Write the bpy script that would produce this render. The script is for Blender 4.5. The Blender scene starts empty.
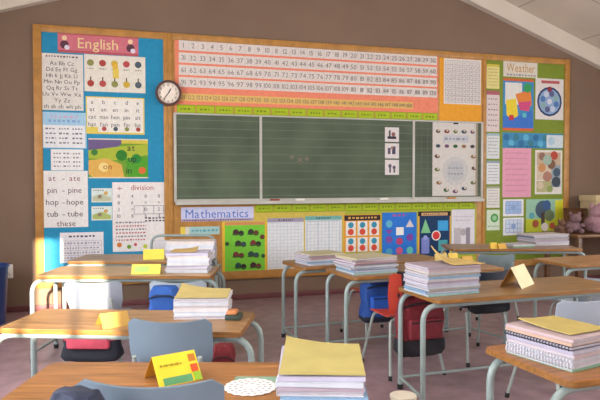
import bpy, bmesh, math, random
from mathutils import Vector, Matrix
random.seed(7)
scn = bpy.context.scene
col = scn.collection
PI = math.pi

# ------------------------------------------------------------------ camera model (recovered from the photograph)
S = 0.92
F_PX = 616.25
YAW, PITCH, ROLL = math.radians(16.60), math.radians(1.69), math.radians(-0.075)
H = 1.33 * S                  # eye height
D = 6.8587 * S                # front wall
fw = Vector((math.sin(YAW) * math.cos(PITCH), math.cos(YAW) * math.cos(PITCH), -math.sin(PITCH)))
rt = Vector((math.cos(YAW), -math.sin(YAW), 0))
up = rt.cross(fw)
def ray(x, y): return fw + rt * ((x - 300) / F_PX) - up * ((y - 200) / F_PX)
def Pz(x, y, z):              # where a measured ray meets the height z
    d = ray(x, y); t = (z - H) / d.z
    return Vector((d.x * t, d.y * t, z))
def Wl(x, y, yy):             # where a measured ray meets the plane y = yy (parallel to the front wall)
    d = ray(x, y); t = yy / d.y
    return d.x * t, H + d.z * t
def CW(px, Z):                # floor point at depth Z
    X = (px - 300) / F_PX * Z
    return Vector((X * math.cos(YAW) + Z * math.sin(YAW), -X * math.sin(YAW) + Z * math.cos(YAW), 0))

# ------------------------------------------------------------------ materials
def lin(c):
    c = c / 255
    return c / 12.92 if c <= .04045 else ((c + .055) / 1.055) ** 2.4
def rgb(h):
    h = h.lstrip('#')
    if len(h) == 3: h = ''.join(c * 2 for c in h)
    return tuple(lin(int(h[i:i + 2], 16)) for i in (0, 2, 4)) + (1,)
_m = {}
def mat(hexc, rough=.6, metal=0, var=.06, scale=12, bump=0, kind='plain', spec=.5):
    key = (hexc, rough, metal, var, scale, bump, kind, spec)
    if key in _m: return _m[key]
    m = bpy.data.materials.new(kind + '_' + hexc.strip('#')); m.use_nodes = True
    nt = m.node_tree; b = nt.nodes['Principled BSDF']
    b.inputs['Roughness'].default_value = rough; b.inputs['Metallic'].default_value = metal
    b.inputs['Specular IOR Level'].default_value = spec
    c = rgb(hexc)
    tc = nt.nodes.new('ShaderNodeTexCoord')
    n = nt.nodes.new('ShaderNodeTexNoise'); n.inputs['Scale'].default_value = scale; n.inputs['Detail'].default_value = 4
    if kind == 'wood':
        mp = nt.nodes.new('ShaderNodeMapping'); mp.inputs['Scale'].default_value = (1.2, 14, 14)
        nt.links.new(tc.outputs['Object'], mp.inputs['Vector']); nt.links.new(mp.outputs['Vector'], n.inputs['Vector'])
        n.inputs['Distortion'].default_value = .8
    elif kind == 'pine':
        mp = nt.nodes.new('ShaderNodeMapping'); mp.inputs['Scale'].default_value = (9, 9, 9)
        nt.links.new(tc.outputs['Object'], mp.inputs['Vector']); nt.links.new(mp.outputs['Vector'], n.inputs['Vector'])
    else:
        nt.links.new(tc.outputs['Object'], n.inputs['Vector'])
    r = nt.nodes.new('ShaderNodeValToRGB')
    r.color_ramp.elements[0].position = .3; r.color_ramp.elements[1].position = .7
    r.color_ramp.elements[0].color = tuple(max(0, v * (1 - var * 1.6)) for v in c[:3]) + (1,)
    r.color_ramp.elements[1].color = tuple(min(1, v * (1 + var)) for v in c[:3]) + (1,)
    nt.links.new(n.outputs['Fac'], r.inputs['Fac'])
    nt.links.new(r.outputs['Color'], b.inputs['Base Color'])
    if bump:
        bp = nt.nodes.new('ShaderNodeBump'); bp.inputs['Strength'].default_value = bump; bp.inputs['Distance'].default_value = .01
        n2 = nt.nodes.new('ShaderNodeTexNoise'); n2.inputs['Scale'].default_value = scale * 8
        nt.links.new(tc.outputs['Object'], n2.inputs['Vector'])
        nt.links.new(n2.outputs['Fac'], bp.inputs['Height']); nt.links.new(bp.outputs['Normal'], b.inputs['Normal'])
    _m[key] = m
    return m
def ink(h): return mat(h, rough=.65, var=.05, scale=30, kind='paper', spec=.25)
WOOD = lambda h: mat(h, rough=.38, var=.28, scale=3, kind='wood')
PINE = mat('#b27f3d', rough=.45, var=.12, scale=1.5, kind='pine')
STEEL = mat('#8c9b9a', rough=.35, var=.05, metal=0)
RUBBER = mat('#1d1c1e', rough=.8)

def lines_mat(name, base, line, step, width, axis='Z', rough=.6, var=.15):
    m = mat(base, rough=rough, var=var, scale=2.2, kind=name).copy(); m.name = name
    nt = m.node_tree; b = nt.nodes['Principled BSDF']
    src = b.inputs['Base Color'].links[0].from_socket
    tc = nt.nodes.new('ShaderNodeTexCoord'); sp = nt.nodes.new('ShaderNodeSeparateXYZ')
    nt.links.new(tc.outputs['Object'], sp.inputs[0])
    fac = None
    for ax in axis:
        a = nt.nodes.new('ShaderNodeMath'); a.operation = 'MULTIPLY'; a.inputs[1].default_value = 1 / step
        nt.links.new(sp.outputs[ax], a.inputs[0])
        f = nt.nodes.new('ShaderNodeMath'); f.operation = 'FRACT'; nt.links.new(a.outputs[0], f.inputs[0])
        l = nt.nodes.new('ShaderNodeMath'); l.operation = 'LESS_THAN'; l.inputs[1].default_value = width / step
        nt.links.new(f.outputs[0], l.inputs[0])
        if fac is None: fac = l
        else:
            x = nt.nodes.new('ShaderNodeMath'); x.operation = 'MAXIMUM'
            nt.links.new(fac.outputs[0], x.inputs[0]); nt.links.new(l.outputs[0], x.inputs[1]); fac = x
    mx = nt.nodes.new('ShaderNodeMix'); mx.data_type = 'RGBA'
    nt.links.new(fac.outputs[0], mx.inputs['Factor']); nt.links.new(src, mx.inputs['A'])
    mx.inputs['B'].default_value = rgb(line)
    nt.links.new(mx.outputs['Result'], b.inputs['Base Color'])
    return m

# ------------------------------------------------------------------ mesh builder
def fillet(pts, r, n=6):
    pts = [Vector(p) for p in pts]; out = [pts[0]]
    for i in range(1, len(pts) - 1):
        p, a, b = pts[i], pts[i - 1], pts[i + 1]
        u, v = (a - p), (b - p)
        ang = u.angle(v)
        if ang > 3.1: out.append(p); continue
        t = min(r / math.tan(ang / 2), u.length * .49, v.length * .49)
        p0, p1 = p + u.normalized() * t, p + v.normalized() * t
        for k in range(n + 1):
            s = k / n
            out.append(p0 * (1 - s) ** 2 + p * 2 * s * (1 - s) + p1 * s * s)
    out.append(pts[-1]); return out
class MB:
    def __init__(s): s.bm = bmesh.new()
    def faces(s, vs, fs, m=0):
        v = [s.bm.verts.new(p) for p in vs]
        for f in fs:
            try: fc = s.bm.faces.new([v[i] for i in f]); fc.material_index = m
            except ValueError: pass
        return s
    def box(s, x0, x1, y0, y1, z0, z1, m=0, bev=0, seg=2, M=None):
        t = bmesh.new(); bmesh.ops.create_cube(t, size=1)
        for v in t.verts: v.co = Vector(((x0 + x1) / 2 + v.co.x * (x1 - x0), (y0 + y1) / 2 + v.co.y * (y1 - y0), (z0 + z1) / 2 + v.co.z * (z1 - z0)))
        if bev: bmesh.ops.bevel(t, geom=t.edges[:], offset=bev, segments=seg, profile=.5, affect='EDGES')
        s.merge(t, m, M); return s
    def merge(s, t, m=0, M=None):
        t.verts.index_update()
        s.faces([(M @ v.co if M else v.co.copy()) for v in t.verts], [[v.index for v in f.verts] for f in t.faces], m); t.free()
    def tube(s, pts, r, n=10, m=0, fil=0):
        pts = fillet(pts, fil) if fil else [Vector(p) for p in pts]
        k = len(pts); up0 = None; vs = []
        rs = r if isinstance(r, (list, tuple)) else [r] * k
        for i in range(k):
            t = (pts[min(i + 1, k - 1)] - pts[max(i - 1, 0)]).normalized()
            if up0 is None:
                up0 = Vector((0, 0, 1)) if abs(t.z) < .9 else Vector((1, 0, 0))
            a = (up0 - t * up0.dot(t)).normalized(); up0 = a; b = t.cross(a)
            for j in range(n):
                q = 2 * PI * j / n
                vs.append(pts[i] + (a * math.cos(q) + b * math.sin(q)) * rs[i])
        fs = [[i * n + j, i * n + (j + 1) % n, (i + 1) * n + (j + 1) % n, (i + 1) * n + j] for i in range(k - 1) for j in range(n)]
        fs += [list(range(n))[::-1], [(k - 1) * n + j for j in range(n)]]
        s.faces(vs, fs, m); return s
    def prism(s, pts, y0, y1, m=0):      # outline in x,z pushed along y
        n = len(pts); vs = [(x, y0, z) for x, z in pts] + [(x, y1, z) for x, z in pts]
        fs = [list(range(n)), list(range(2 * n - 1, n - 1, -1))] + [[i, i + n, (i + 1) % n + n, (i + 1) % n] for i in range(n)]
        s.faces(vs, fs, m); return s
    def prism_z(s, pts, z0, z1, m=0):
        n = len(pts); vs = [(x, y, z0) for x, y in pts] + [(x, y, z1) for x, y in pts]
        fs = [list(range(n))[::-1], list(range(n, 2 * n))] + [[i, (i + 1) % n, (i + 1) % n + n, i + n] for i in range(n)]
        s.faces(vs, fs, m); return s
    def grid(s, fn, nu, nv, th=0, m=0):  # fn(u, v) -> point, optional thickness
        t = bmesh.new(); g = [[t.verts.new(fn(i / nu, j / nv)) for j in range(nv + 1)] for i in range(nu + 1)]
        for i in range(nu):
            for j in range(nv): t.faces.new([g[i][j], g[i + 1][j], g[i + 1][j + 1], g[i][j + 1]])
        if th:
            bmesh.ops.recalc_face_normals(t, faces=t.faces[:])
            bmesh.ops.solidify(t, geom=t.faces[:], thickness=th)
        s.merge(t, m); return s
    def blob(s, c, r, m=0, n=12, noise=0):
        t = bmesh.new(); bmesh.ops.create_uvsphere(t, u_segments=n, v_segments=n // 2 + 2, radius=1)
        for v in t.verts:
            k = 1 + random.uniform(-noise, noise)
            v.co = Vector((c[0] + v.co.x * r[0] * k, c[1] + v.co.y * r[1] * k, c[2] + v.co.z * r[2] * k))
        s.merge(t, m); return s
    def build(s, name, mats, parent=None, loc=None, rz=0, smooth=True, sharp=.7):
        bmesh.ops.recalc_face_normals(s.bm, faces=s.bm.faces[:])
        me = bpy.data.meshes.new(name); s.bm.to_mesh(me); s.bm.free()
        for mm in (mats if isinstance(mats, (list, tuple)) else [mats]): me.materials.append(mm)
        if smooth:
            for p in me.polygons: p.use_smooth = True
            me.set_sharp_from_angle(angle=sharp)
        o = bpy.data.objects.new(name, me); col.objects.link(o)
        if parent: o.parent = parent
        if loc is not None: o.location = loc
        o.rotation_euler.z = rz
        return o
def tag(o, label, cat, group=None, kind=None):
    o['label'] = label; o['category'] = cat
    if group: o['group'] = group
    if kind: o['kind'] = kind
    return o
def thing(name, label, cat, loc, rz=0, group=None):
    o = bpy.data.objects.new(name, None); col.objects.link(o); o.empty_display_size = .1
    o.location = loc; o.rotation_euler.z = rz
    return tag(o, label, cat, group)
def struct(o): o['kind'] = 'structure'; return o
ORD = ['top', 'second', 'third', 'fourth', 'fifth', 'sixth', 'seventh', 'eighth', 'ninth', 'tenth', 'eleventh', 'twelfth', 'thirteenth', 'fourteenth', 'fifteenth', 'sixteenth', 'seventeenth']
NTH = ['first'] + ORD[1:]

# ------------------------------------------------------------------ lettering from the built-in font, glyph by glyph
_gl = {}
def glyph(c):
    if c in _gl: return _gl[c]
    cu = bpy.data.curves.new('glyph', 'FONT'); cu.body = c; cu.resolution_u = 2; cu.offset = 0
    ob = bpy.data.objects.new('glyph', cu); col.objects.link(ob)
    dg = bpy.context.evaluated_depsgraph_get(); me = ob.evaluated_get(dg).to_mesh()
    vs = [(v.co.x, v.co.y) for v in me.vertices]; fs = [list(p.vertices) for p in me.polygons]
    bpy.data.objects.remove(ob); bpy.data.curves.remove(cu)
    x0 = min((v[0] for v in vs), default=0); x1 = max((v[0] for v in vs), default=.25)
    _gl[c] = ([(a - x0, b) for a, b in vs], fs, x1 - x0 + .09)
    return _gl[c]
def text_geo(t):
    x = 0; V = []; Fs = []
    for c in t:
        if c == ' ': x += .32; continue
        v, f, w = glyph(c); k = len(V)
        V += [(a + x, b) for a, b in v]; Fs += [[i + k for i in q] for q in f]; x += w
    return V, Fs, x

# ------------------------------------------------------------------ things made of paper that hang on a flat wall
LAY = .00012
class Sheet:
    """flat printed sheet on the wall: origin at its centre, pictures in u (left-right) and v (top-down)"""
    def __init__(s, name, label, cat, px, base, yy, group=None, th=.0016):
        xl, yt, xr, yb = px; xm, ym = (xl + xr) / 2, (yt + yb) / 2
        s.x0 = Wl(xl, ym, yy)[0]; s.x1 = Wl(xr, ym, yy)[0]
        s.z1 = Wl(xm, yt, yy)[1]; s.z0 = Wl(xm, yb, yy)[1]
        s.w, s.h = s.x1 - s.x0, s.z1 - s.z0
        s.name, s.label, s.cat, s.group, s.yy, s.th = name, label, cat, group, yy, th
        s.mb = MB(); s.mats = []; s.n = 0
        s.mb.box(-s.w / 2, s.w / 2, -th, 0, -s.h / 2, s.h / 2, s.mi(base))
    def mi(s, h):
        if h not in s.mats: s.mats.append(h)
        return s.mats.index(h)
    def lay(s): s.n += 1; return -s.th - LAY * s.n
    def P(s, u, v, y): return (-s.w / 2 + u * s.w, y, s.h / 2 - v * s.h)
    def poly(s, uv, c, y=None):
        y = s.lay() if y is None else y
        s.mb.faces([s.P(u, v, y) for u, v in uv], [list(range(len(uv)))], s.mi(c)); return s
    def rect(s, u0, v0, u1, v1, c, y=None): return s.poly([(u0, v0), (u0, v1), (u1, v1), (u1, v0)], c, y)
    def disc(s, u, v, r, c, ry=None, n=16, y=None):   # r in heights of the sheet
        ry = r if ry is None else ry; k = s.h / s.w
        return s.poly([(u + r * k * math.cos(2 * PI * i / n), v + ry * math.sin(2 * PI * i / n)) for i in range(n)], c, y)
    def hline(s, v, c, u0=0, u1=1, t=.01, y=None): return s.rect(u0, v - t / 2, u1, v + t / 2, c, y)
    def grid(s, nx, ny, c, box=(0, 0, 1, 1), t=.006):
        y = s.lay(); y2 = s.lay(); u0, v0, u1, v1 = box; k = s.h / s.w
        for i in range(nx + 1):
            u = u0 + (u1 - u0) * i / nx; s.rect(u - t * k / 2, v0, u + t * k / 2, v1, c, y)
        for j in range(ny + 1):
            v = v0 + (v1 - v0) * j / ny; s.rect(u0, v - t / 2, u1, v + t / 2, c, y2)
        return s
    def text(s, t, u, v, size, c, align='c', maxw=None):   # size in heights of the sheet, v = middle of the line
        V, Fs, w = text_geo(t); k = size * s.h / .7
        kx = k
        if maxw and w * k > maxw * s.w: kx = maxw * s.w / w
        x = -s.w / 2 + u * s.w - (w * kx / 2 if align == 'c' else 0); z = s.h / 2 - v * s.h - size * s.h / 2; y = s.lay()
        s.mb.faces([(x + a * kx, y, z + b * k) for a, b in V], Fs, s.mi(c)); return s
    def scribble(s, u0, v, u1, c, amp=.012, t=.006, n=14):   # an unreadable line of small writing
        y = s.lay(); k = s.h / s.w; u = u0
        while u < u1:
            w = random.uniform(.25, .6) * amp * 5 * k
            s.rect(u, v - amp * random.uniform(.6, 1), min(u + w, u1), v + amp * random.uniform(.6, 1), c, y); u += w + amp * 1.3 * k
        return s
    def done(s):
        o = s.mb.build(s.name, [ink(h) for h in s.mats], loc=((s.x0 + s.x1) / 2, s.yy, (s.z0 + s.z1) / 2), smooth=False)
        tag(o, s.label, s.cat, s.group)
        return o

# ================================================================== the room
XL, XR, YB = -2.0, 6.65, -2.6
def eave(x): return min(3.106 + .31 * x, 4.655 - .355 * x)   # underside of the cornice on the gable
XA = 2.329
CH = .20
TAUPE = mat('#7b6453', rough=.75, var=.05, scale=1.6, bump=.12, kind='wall_paint')
WALLIN = mat('#b3a598', rough=.8, var=.04, scale=2, kind='wall_paint_light')
FLOORM = mat('#94797e', rough=.45, var=.16, scale=9, kind='vinyl')
CEIL = lines_mat('ceiling_board', '#d2c6b6', '#a89e92', .9, .018, axis='XY', rough=.8, var=.04)

struct(MB().box(XL - .2, XR + .2, YB - .2, D + .2, -.1, 0).build('floor', FLOORM, smooth=False))
top = CH + .02
struct(MB().prism([(XL - .2, -.1), (XR + .2, -.1), (XR + .2, eave(XR + .2) + top), (XA, eave(XA) + top), (XL - .2, eave(XL - .2) + top)], D, D + .2).build('wall_front', TAUPE, smooth=False))
c = MB()
for a, b in ((XL - .2, XA), (XA, XR + .2)):
    za, zb = eave(a) + CH, eave(b) + CH
    c.faces([(a, YB - .2, za), (b, YB - .2, zb), (b, D + .2, zb), (a, D + .2, za), (a, YB - .2, za + .15), (b, YB - .2, zb + .15), (b, D + .2, zb + .15), (a, D + .2, za + .15)],
            [[0, 1, 2, 3], [7, 6, 5, 4], [0, 4, 5, 1], [1, 5, 6, 2], [2, 6, 7, 3], [3, 7, 4, 0]])
struct(c.build('ceiling', CEIL, smooth=False))
def holed(name, axis, a0, a1, t0, t1, ztop, holes):
    """wall slab with window openings; runs along x ('x') or y ('y')"""
    m = MB(); A = sorted({a0, a1} | {h[0] for h in holes} | {h[1] for h in holes})
    Z = sorted({0, ztop} | {h[2] for h in holes} | {h[3] for h in holes})
    for i in range(len(A) - 1):
        for j in range(len(Z) - 1):
            ca, cz = (A[i] + A[i + 1]) / 2, (Z[j] + Z[j + 1]) / 2
            if any(h[0] < ca < h[1] and h[2] < cz < h[3] for h in holes): continue
            if axis == 'x': m.box(A[i], A[i + 1], t0, t1, Z[j], Z[j + 1])
            else: m.box(t0, t1, A[i], A[i + 1], Z[j], Z[j + 1])
    return m
SUNWIN = (-.36, .30, 1.60, 2.52)
w = holed('wall_back', 'x', XL - .2, XR + .2, YB - .2, YB, 2.6, [SUNWIN])
w.prism([(XL - .2, 2.6), (XR + .2, 2.6), (XR + .2, 2.62), (XA, eave(XA) + top), (XL - .2, 2.68)], YB - .2, YB)
struct(w.build('wall_back', WALLIN, smooth=False))
SIDE = [(-2.1, -.3, .95, 2.2), (.2, 2.0, .95, 2.2), (2.5, 4.3, .95, 2.2)]
struct(holed('wall_left', 'y', YB - .2, D + .2, XL - .2, XL, eave(XL) + top, SIDE).build('wall_left', WALLIN, smooth=False))
struct(holed('wall_right', 'y', YB - .2, D + .2, XR, XR + .2, eave(XR) + top, SIDE).build('wall_right', WALLIN, smooth=False))
WHITE = mat('#e8e6e0', rough=.5, var=.03)
def window_frame(n, axis, h, t, nm=2):
    m = MB(); a0, a1, z0, z1 = h; e = .05
    bars = [(a0, a0 + e, z0, z1), (a1 - e, a1, z0, z1), (a0, a1, z0, z0 + e), (a0, a1, z1 - e, z1)]
    bars += [(a0 + (a1 - a0) * k / nm - .02, a0 + (a1 - a0) * k / nm + .02, z0, z1) for k in range(1, nm)]
    for b in bars:
        if axis == 'x': m.box(b[0], b[1], t - .03, t + .03, b[2], b[3])
        else: m.box(t - .03, t + .03, b[0], b[1], b[2], b[3])
    struct(m.build('window_%d' % n, WHITE, smooth=False))
window_frame(1, 'x', SUNWIN, YB - .1, 3)
r = thing('added_blind', 'unseen cream blind added on the rear window to shape the sun patch', 'blind', (.10, YB - .03, 2.16))  # unseen blind, added to keep the sun off part of the front wall
MB().box(-.20, .20, -.004, .004, 0, .36).build('fabric', mat('#cfc6b2', rough=.9), r, smooth=False)
MB().tube([(-.21, 0, 0), (.21, 0, 0)], .010, 8).build('bottom_bar', WHITE, r)
for i, h in enumerate(SIDE):
    window_frame(2 + i, 'y', h, XL - .1, 3); window_frame(5 + i, 'y', h, XR + .1, 3)
# cornice along both slopes of the gable
CORN = mat('#d3c9ba', rough=.6, var=.03, scale=3)
for i, (a, b) in enumerate(((XL, XA), (XA, XR))):
    struct(MB().prism([(a, eave(a)), (b, eave(b)), (b, eave(b) + CH), (a, eave(a) + CH)], D - .09, D).build('trim_%d' % (i + 1), CORN, smooth=False))
struct(MB().box(XL, XR, D - .018, D, 0, .055, bev=.004).build('baseboard_front', mat('#6d3d40', rough=.45, var=.1)))

# ================================================================== notice boards and chalkboard
YP = D - .020      # face of the pin boards
YF = D - .034      # face of the timber frames
YC = D - .052      # face of the chalkboard
def wl(x, y, yy=YP): return Wl(x, y, yy)
zT, zB = 1.224 + 1.6092 * S, 1.224 - 1.0963 * S
xL, xR = -.8002 * S, 5.761 * S
x1 = wl(164.5, 160)[0]; x2 = wl(173, 160)[0]; x3 = wl(439, 90)[0]; x4 = wl(481.5, 90)[0]
chx0, chw = .6152 * S, .9512 * S
chz1 = 1.224 + .7497 * S; chz0 = chz1 - 1.0 * S
fwid = .075
def board(name, label, x0, x1, z0, z1, paper, bars, inner):
    r = thing(name, label, 'notice board', ((x0 + x1) / 2, D, z0))
    cx = (x0 + x1) / 2
    MB().box(x0 - cx, x1 - cx, -.020, 0, 0, z1 - z0).build('pin_panel', PINE, r, smooth=False)
    k = 0
    for (a, b, c_, d, h) in inner:
        k += 1
        MB().box(a - cx, b - cx, -.0204, -.0195, c_ - z0, d - z0).build('backing_paper', ink(h), r, smooth=False)
    for (a, b, c_, d) in bars:
        MB().box(a - cx, b - cx, -.034, -.0005, c_ - z0, d - z0, bev=.004).build('frame_rail', PINE, r)
    return r
board('notice_board', 'tall pin board backed in bright blue paper, left of the chalkboard', xL, x1 + .04, zB, zT, '#1489bd',
      [(xL, xL + fwid, zB, zT), (x1 - .005, x1 + .04, zB, zT), (xL + fwid, x1 - .005, zT - fwid * .9, zT), (xL + fwid, x1 - .005, zB, zB + fwid)],
      [(xL + fwid, x1, zB + fwid, zT - fwid * .9, '#2488b2')])
ox0, ox1 = wl(175, 60)[0], x3
oz1, oz0 = wl(177, 39)[1], chz1 + .0
board('notice_board', 'wide timber-framed pin board around the chalkboard, orange paper above it', x1 + .04, x4 + .02, zB, zT, '#e08a50',
      [(x1 + .04, x2, zB, zT), (x2, x4 + .02, zT - fwid * .85, zT), (x2, x4 + .02, zB, zB + .085)],
      [(ox0, ox1 - .01, oz0 - .02, oz1, '#e2856a'), (ox1 + .01, x4, oz0 - .02, zT - fwid, '#dd9a2a'),
       (wl(222, 240)[0], wl(345, 240)[0], zB + .085, chz0 - .03, '#c9b252'), (wl(345, 240)[0], wl(476, 240)[0], zB + .085, chz0 - .03, '#a3ab3a')])
board('notice_board', 'narrow pin board backed in lime green paper, right of the chalkboard', x4 + .02, xR, zB, zT, '#7fa51f',
      [(x4 + .02, x4 + .06, zB, zT), (xR - fwid, xR, zB, zT), (x4 + .06, xR - fwid, zT - fwid * .9, zT), (x4 + .06, xR - fwid, zB, zB + fwid)],
      [(x4 + .06, xR - fwid, zB + fwid, zT - fwid * .9, '#778a2c')])

ALU = mat('#b5b3ab', rough=.4, var=.05)
cx = chx0 + 2 * chw
r = thing('chalkboard', 'long green chalkboard of three panels in the middle of the front wall', 'chalkboard', (cx, D, chz0))
RULED = lines_mat('chalkboard_green', '#4e5b48', '#66735c', .085, .006, axis='Z', rough=.7, var=.22)
SQRD = lines_mat('chalkboard_squared', '#4a5645', '#5d6954', .075, .004, axis='XZ', rough=.7, var=.22)
hh = chz1 - chz0
for a, b, mm in ((0, 1, RULED), (1, 3, RULED), (3, 4, SQRD)):
    MB().box((a - 2) * chw + .012, (b - 2) * chw - .012, -.052, -.028, .05, hh - .014).build('writing_surface', mm, r, smooth=False)
f = MB()
for k in (0, 1, 3, 4): f.box((k - 2) * chw - .014, (k - 2) * chw + .014, -.062, -.0345, .03, hh, bev=.003)
f.box(-2 * chw, 2 * chw, -.060, -.0345, hh - .016, hh, bev=.003)
f.build('frame', ALU, r)
MB().box(-2 * chw, 2 * chw, -.115, -.0345, 0, .022, bev=.004).box(-2 * chw, 2 * chw, -.115, -.105, .02, .034, bev=.003).box(-2 * chw, 2 * chw, -.056, -.036, .02, .056).build('chalk_tray', ALU, r)
# chalk marks on the centre panel
mk = MB()
for (px, py, q) in ((292, 157, 5), (300, 160, 7), (307, 159, 5)):
    X, Z = Wl(px, py, YC)
    for a in range(3):
        ang = a * PI / 3 + px
        dx, dz = math.cos(ang) * q * .006, math.sin(ang) * q * .006
        mk.tube([(X - cx - dx, -.0525, Z - chz0 - dz), (X - cx + dx, -.0525, Z - chz0 + dz)], .003, 6)
mk.build('chalk_marks', ink('#8a7a72'), r)
for (px, py, c_) in ((275, 207.2, '#8a3f2a'), (300, 205.8, '#e9e6e0'), (384, 203.2, '#e8e4dc'), (452, 200.4, '#b8803f')):
    X, Z = Wl(px, py, D - .09)
    MB().box(-.05, .05, -.02, .02, 0, .03, bev=.006).build('x', mat(c_, rough=.8), loc=(X, D - .083, chz0 + .0225)).name = 'board_duster'
names = ['brown board duster on the chalk tray under the centre panel', 'white board duster on the chalk tray next to the brown one',
         'white chalk box on the chalk tray near the right panel', 'tan board duster on the chalk tray under the right panel']
for o, l in zip([o for o in col.objects if o.name.startswith('board_duster')], names): tag(o, l, 'duster')

# ---- clock
X, Z = Wl(168.5, 93, D - .05)
r = thing('wall_clock', 'round white clock with a dark rim, hung above the left end of the chalkboard', 'clock', (X, D - .034, Z))
def ring(mb, r0, r1, y0, y1, n=32, m=0):
    prof = [(r0, y0), (r1, y0), (r1, y1), (r0, y1)]
    vs = [(p[0] * math.cos(2 * PI * i / n), p[1], p[0] * math.sin(2 * PI * i / n)) for i in range(n) for p in prof]
    fs = [[i * 4 + j, i * 4 + (j + 1) % 4, ((i + 1) % n) * 4 + (j + 1) % 4, ((i + 1) % n) * 4 + j] for i in range(n) for j in range(4)]
    mb.faces(vs, fs, m); return mb
circ = lambda R, n=32: [(R * math.cos(2 * PI * i / n), R * math.sin(2 * PI * i / n)) for i in range(n)]
ring(MB(), .104, .126, -.05, 0).build('rim', mat('#4a2626', rough=.35), r)
MB().prism(circ(.106), -.022, -.002).build('dial', ink('#efe3d6'), r)
nm = MB()
for i in range(1, 13):
    V, Fs, wd = text_geo(str(i)); a = PI / 2 - i * PI / 6; k = .034
    nm.faces([(math.cos(a) * .082 + (p[0] - wd / 2) * k, -.0235, math.sin(a) * .082 + (p[1] - .35) * k) for p in V], Fs)
nm.build('numerals', ink('#3a3030'), r, smooth=False)
for nme, ang, L, t in (('hour_hand', math.radians(62), .05, .005), ('minute_hand', math.radians(233), .078, .0035)):
    MB().tube([(0, -.026, 0), (math.cos(ang) * L, -.026, math.sin(ang) * L)], t, 6).build(nme, ink('#2c2626'), r)

# ================================================================== posters
BK, WHT = '#2b2b33', '#dcdad6'
def ab(rows): return rows
# -- blue board
s = Sheet('banner', 'pink banner reading English at the top of the blue board', 'banner', (58, 33.5, 138.5, 54), '#c9707e', YP)
s.rect(.0, .0, 1, .12, '#b8565f').rect(0, .88, 1, 1, '#b8565f')
for u in (.08, .90): s.disc(u, .62, .2, '#5b3a48').disc(u, .3, .12, '#e9c9a0').disc(u + .03, .75, .12, '#d9d0e0')
s.text('English', .5, .5, .5, '#e3cf98', maxw=.62); s.done()
s = Sheet('poster', 'white alphabet letter-pair poster at the upper left of the blue board', 'poster', (41, 53.5, 83.5, 110), '#d9d4cd', YP)
rows = ['', 'Aa Bb Cc', 'Dd Ee Ff Gg', 'Hh Ii Jj Kk Ll', 'Mm Nn Oo Pp', 'Qq Rr Ss Tt', 'Uu Vv Ww Xx', 'Yy Zz', 'th sh ch wh ph']
s.scribble(.12, .05, .9, '#5a3a44', amp=.016)
for i, t in enumerate(rows): s.text(t, .5, .06 + i * .109, .07, '#3a363e', maxw=.92)
s.done()
s = Sheet('poster', 'white counting poster with two rows of fruit pictures on the blue board', 'poster', (84.5, 55.5, 145.5, 92), '#ddd8cc', YP)
fr = ['#8a8c50', '#a8423c', '#c9a83c', '#b04a4a', '#4f5c66']
for i in range(5):
    u = .1 + i * .195
    s.disc(u, .22, .09, fr[i]).disc(u, .78, .09, fr[(i * 2 + 1) % 5]).rect(u - .01, .6, u + .01, .7, '#5a4a30').scribble(u - .05, .38, u + .05, '#888078', amp=.018)
s.rect(.46, .36, .56, .62, '#dcc45a').disc(.5, .3, .08, '#d8b040'); s.done()
s = Sheet('poster', 'white phonics chart in columns with a yellow edge, under the fruit poster', 'poster', (86, 97, 144.5, 134), '#dcc95c', YP)
s.rect(.02, .03, .98, .95, '#e3dfd8')
for i in range(5):
    for j, t in enumerate((['a', 'b', 'c', 'd', 'e'][i], ['at', 'an', 'en', 'in', 'it'][i], ['cat', 'man', 'hen', 'pin', 'sit'][i], ['hat', 'fan', 'pen', 'fin', 'hit'][i])):
        s.text(t, .11 + i * .195, .14 + j * .2, .11, '#45424a', maxw=.15)
    s.disc(.11 + i * .195, .86, .06, fr[(i + 2) % 5])
s.rect(.0, .82, .2, .98, '#dcc95c'); s.done()
s = Sheet('poster', 'pale word list with a blue heading on the left edge of the blue board', 'poster', (42, 112, 86.5, 148), '#9fc6de', YP)
s.rect(.03, .36, .97, .98, '#dfe0e4').scribble(.2, .13, .8, '#c9a9c4', amp=.04).scribble(.15, .24, .85, '#7fa0d0', amp=.04)
for i in range(4):
    for j in range(3): s.scribble(.08 + j * .3, .46 + i * .13, .3 + j * .3, '#6a6a78', amp=.025)
s.done()
s = Sheet('poster', 'small white sheet of ruled words beneath the pale word list', 'poster', (51, 149, 83.5, 170), '#e3e2e2', YP)
for i in range(4):
    for j in range(3): s.scribble(.08 + j * .3, .2 + i * .2, .3 + j * .3, '#7a7a84', amp=.04)
s.done()
s = Sheet('poster', 'colourful countryside scene poster with a yellow path on the blue board', 'poster', (88.5, 138.5, 148, 178), '#6d9a30', YP)
s.poly([(0, .02), (.62, .02), (.5, .2), (0, .3)], '#6a5a86').rect(.55, .02, 1, .12, '#c7b84a').poly([(0, .3), (.5, .2), (1, .12), (1, .4), (.4, .55), (0, .5)], '#a3b23a')
s.poly([(0, .55), (.3, .5), (.55, .65), (.6, 1), (.1, 1), (0, .9)], '#d6a955').poly([(.62, .5), (1, .45), (1, .98), (.66, .98)], '#4f9a2c')
s.disc(.55, .42, .14, '#2f7a2c').disc(.8, .5, .12, '#2a8436').disc(.25, .72, .12, '#e6d08a').disc(.9, .8, .09, '#cf6a3a').disc(.1, .35, .08, '#3c7a3a')
s.rect(.0, .0, 1, .03, '#d8d2c0').rect(.0, .97, 1, 1, '#d8d2c0')
s.text('at', .72, .22, .16, BK).text('up', .74, .5, .16, BK).text('in', .68, .8, .16, BK).text('on', .32, .7, .15, '#8a4a2a'); s.done()
s = Sheet('poster', 'white handwritten spelling poster from at to these on the blue board', 'poster', (42.5, 170.5, 88, 227), '#e0dedd', YP)
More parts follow.
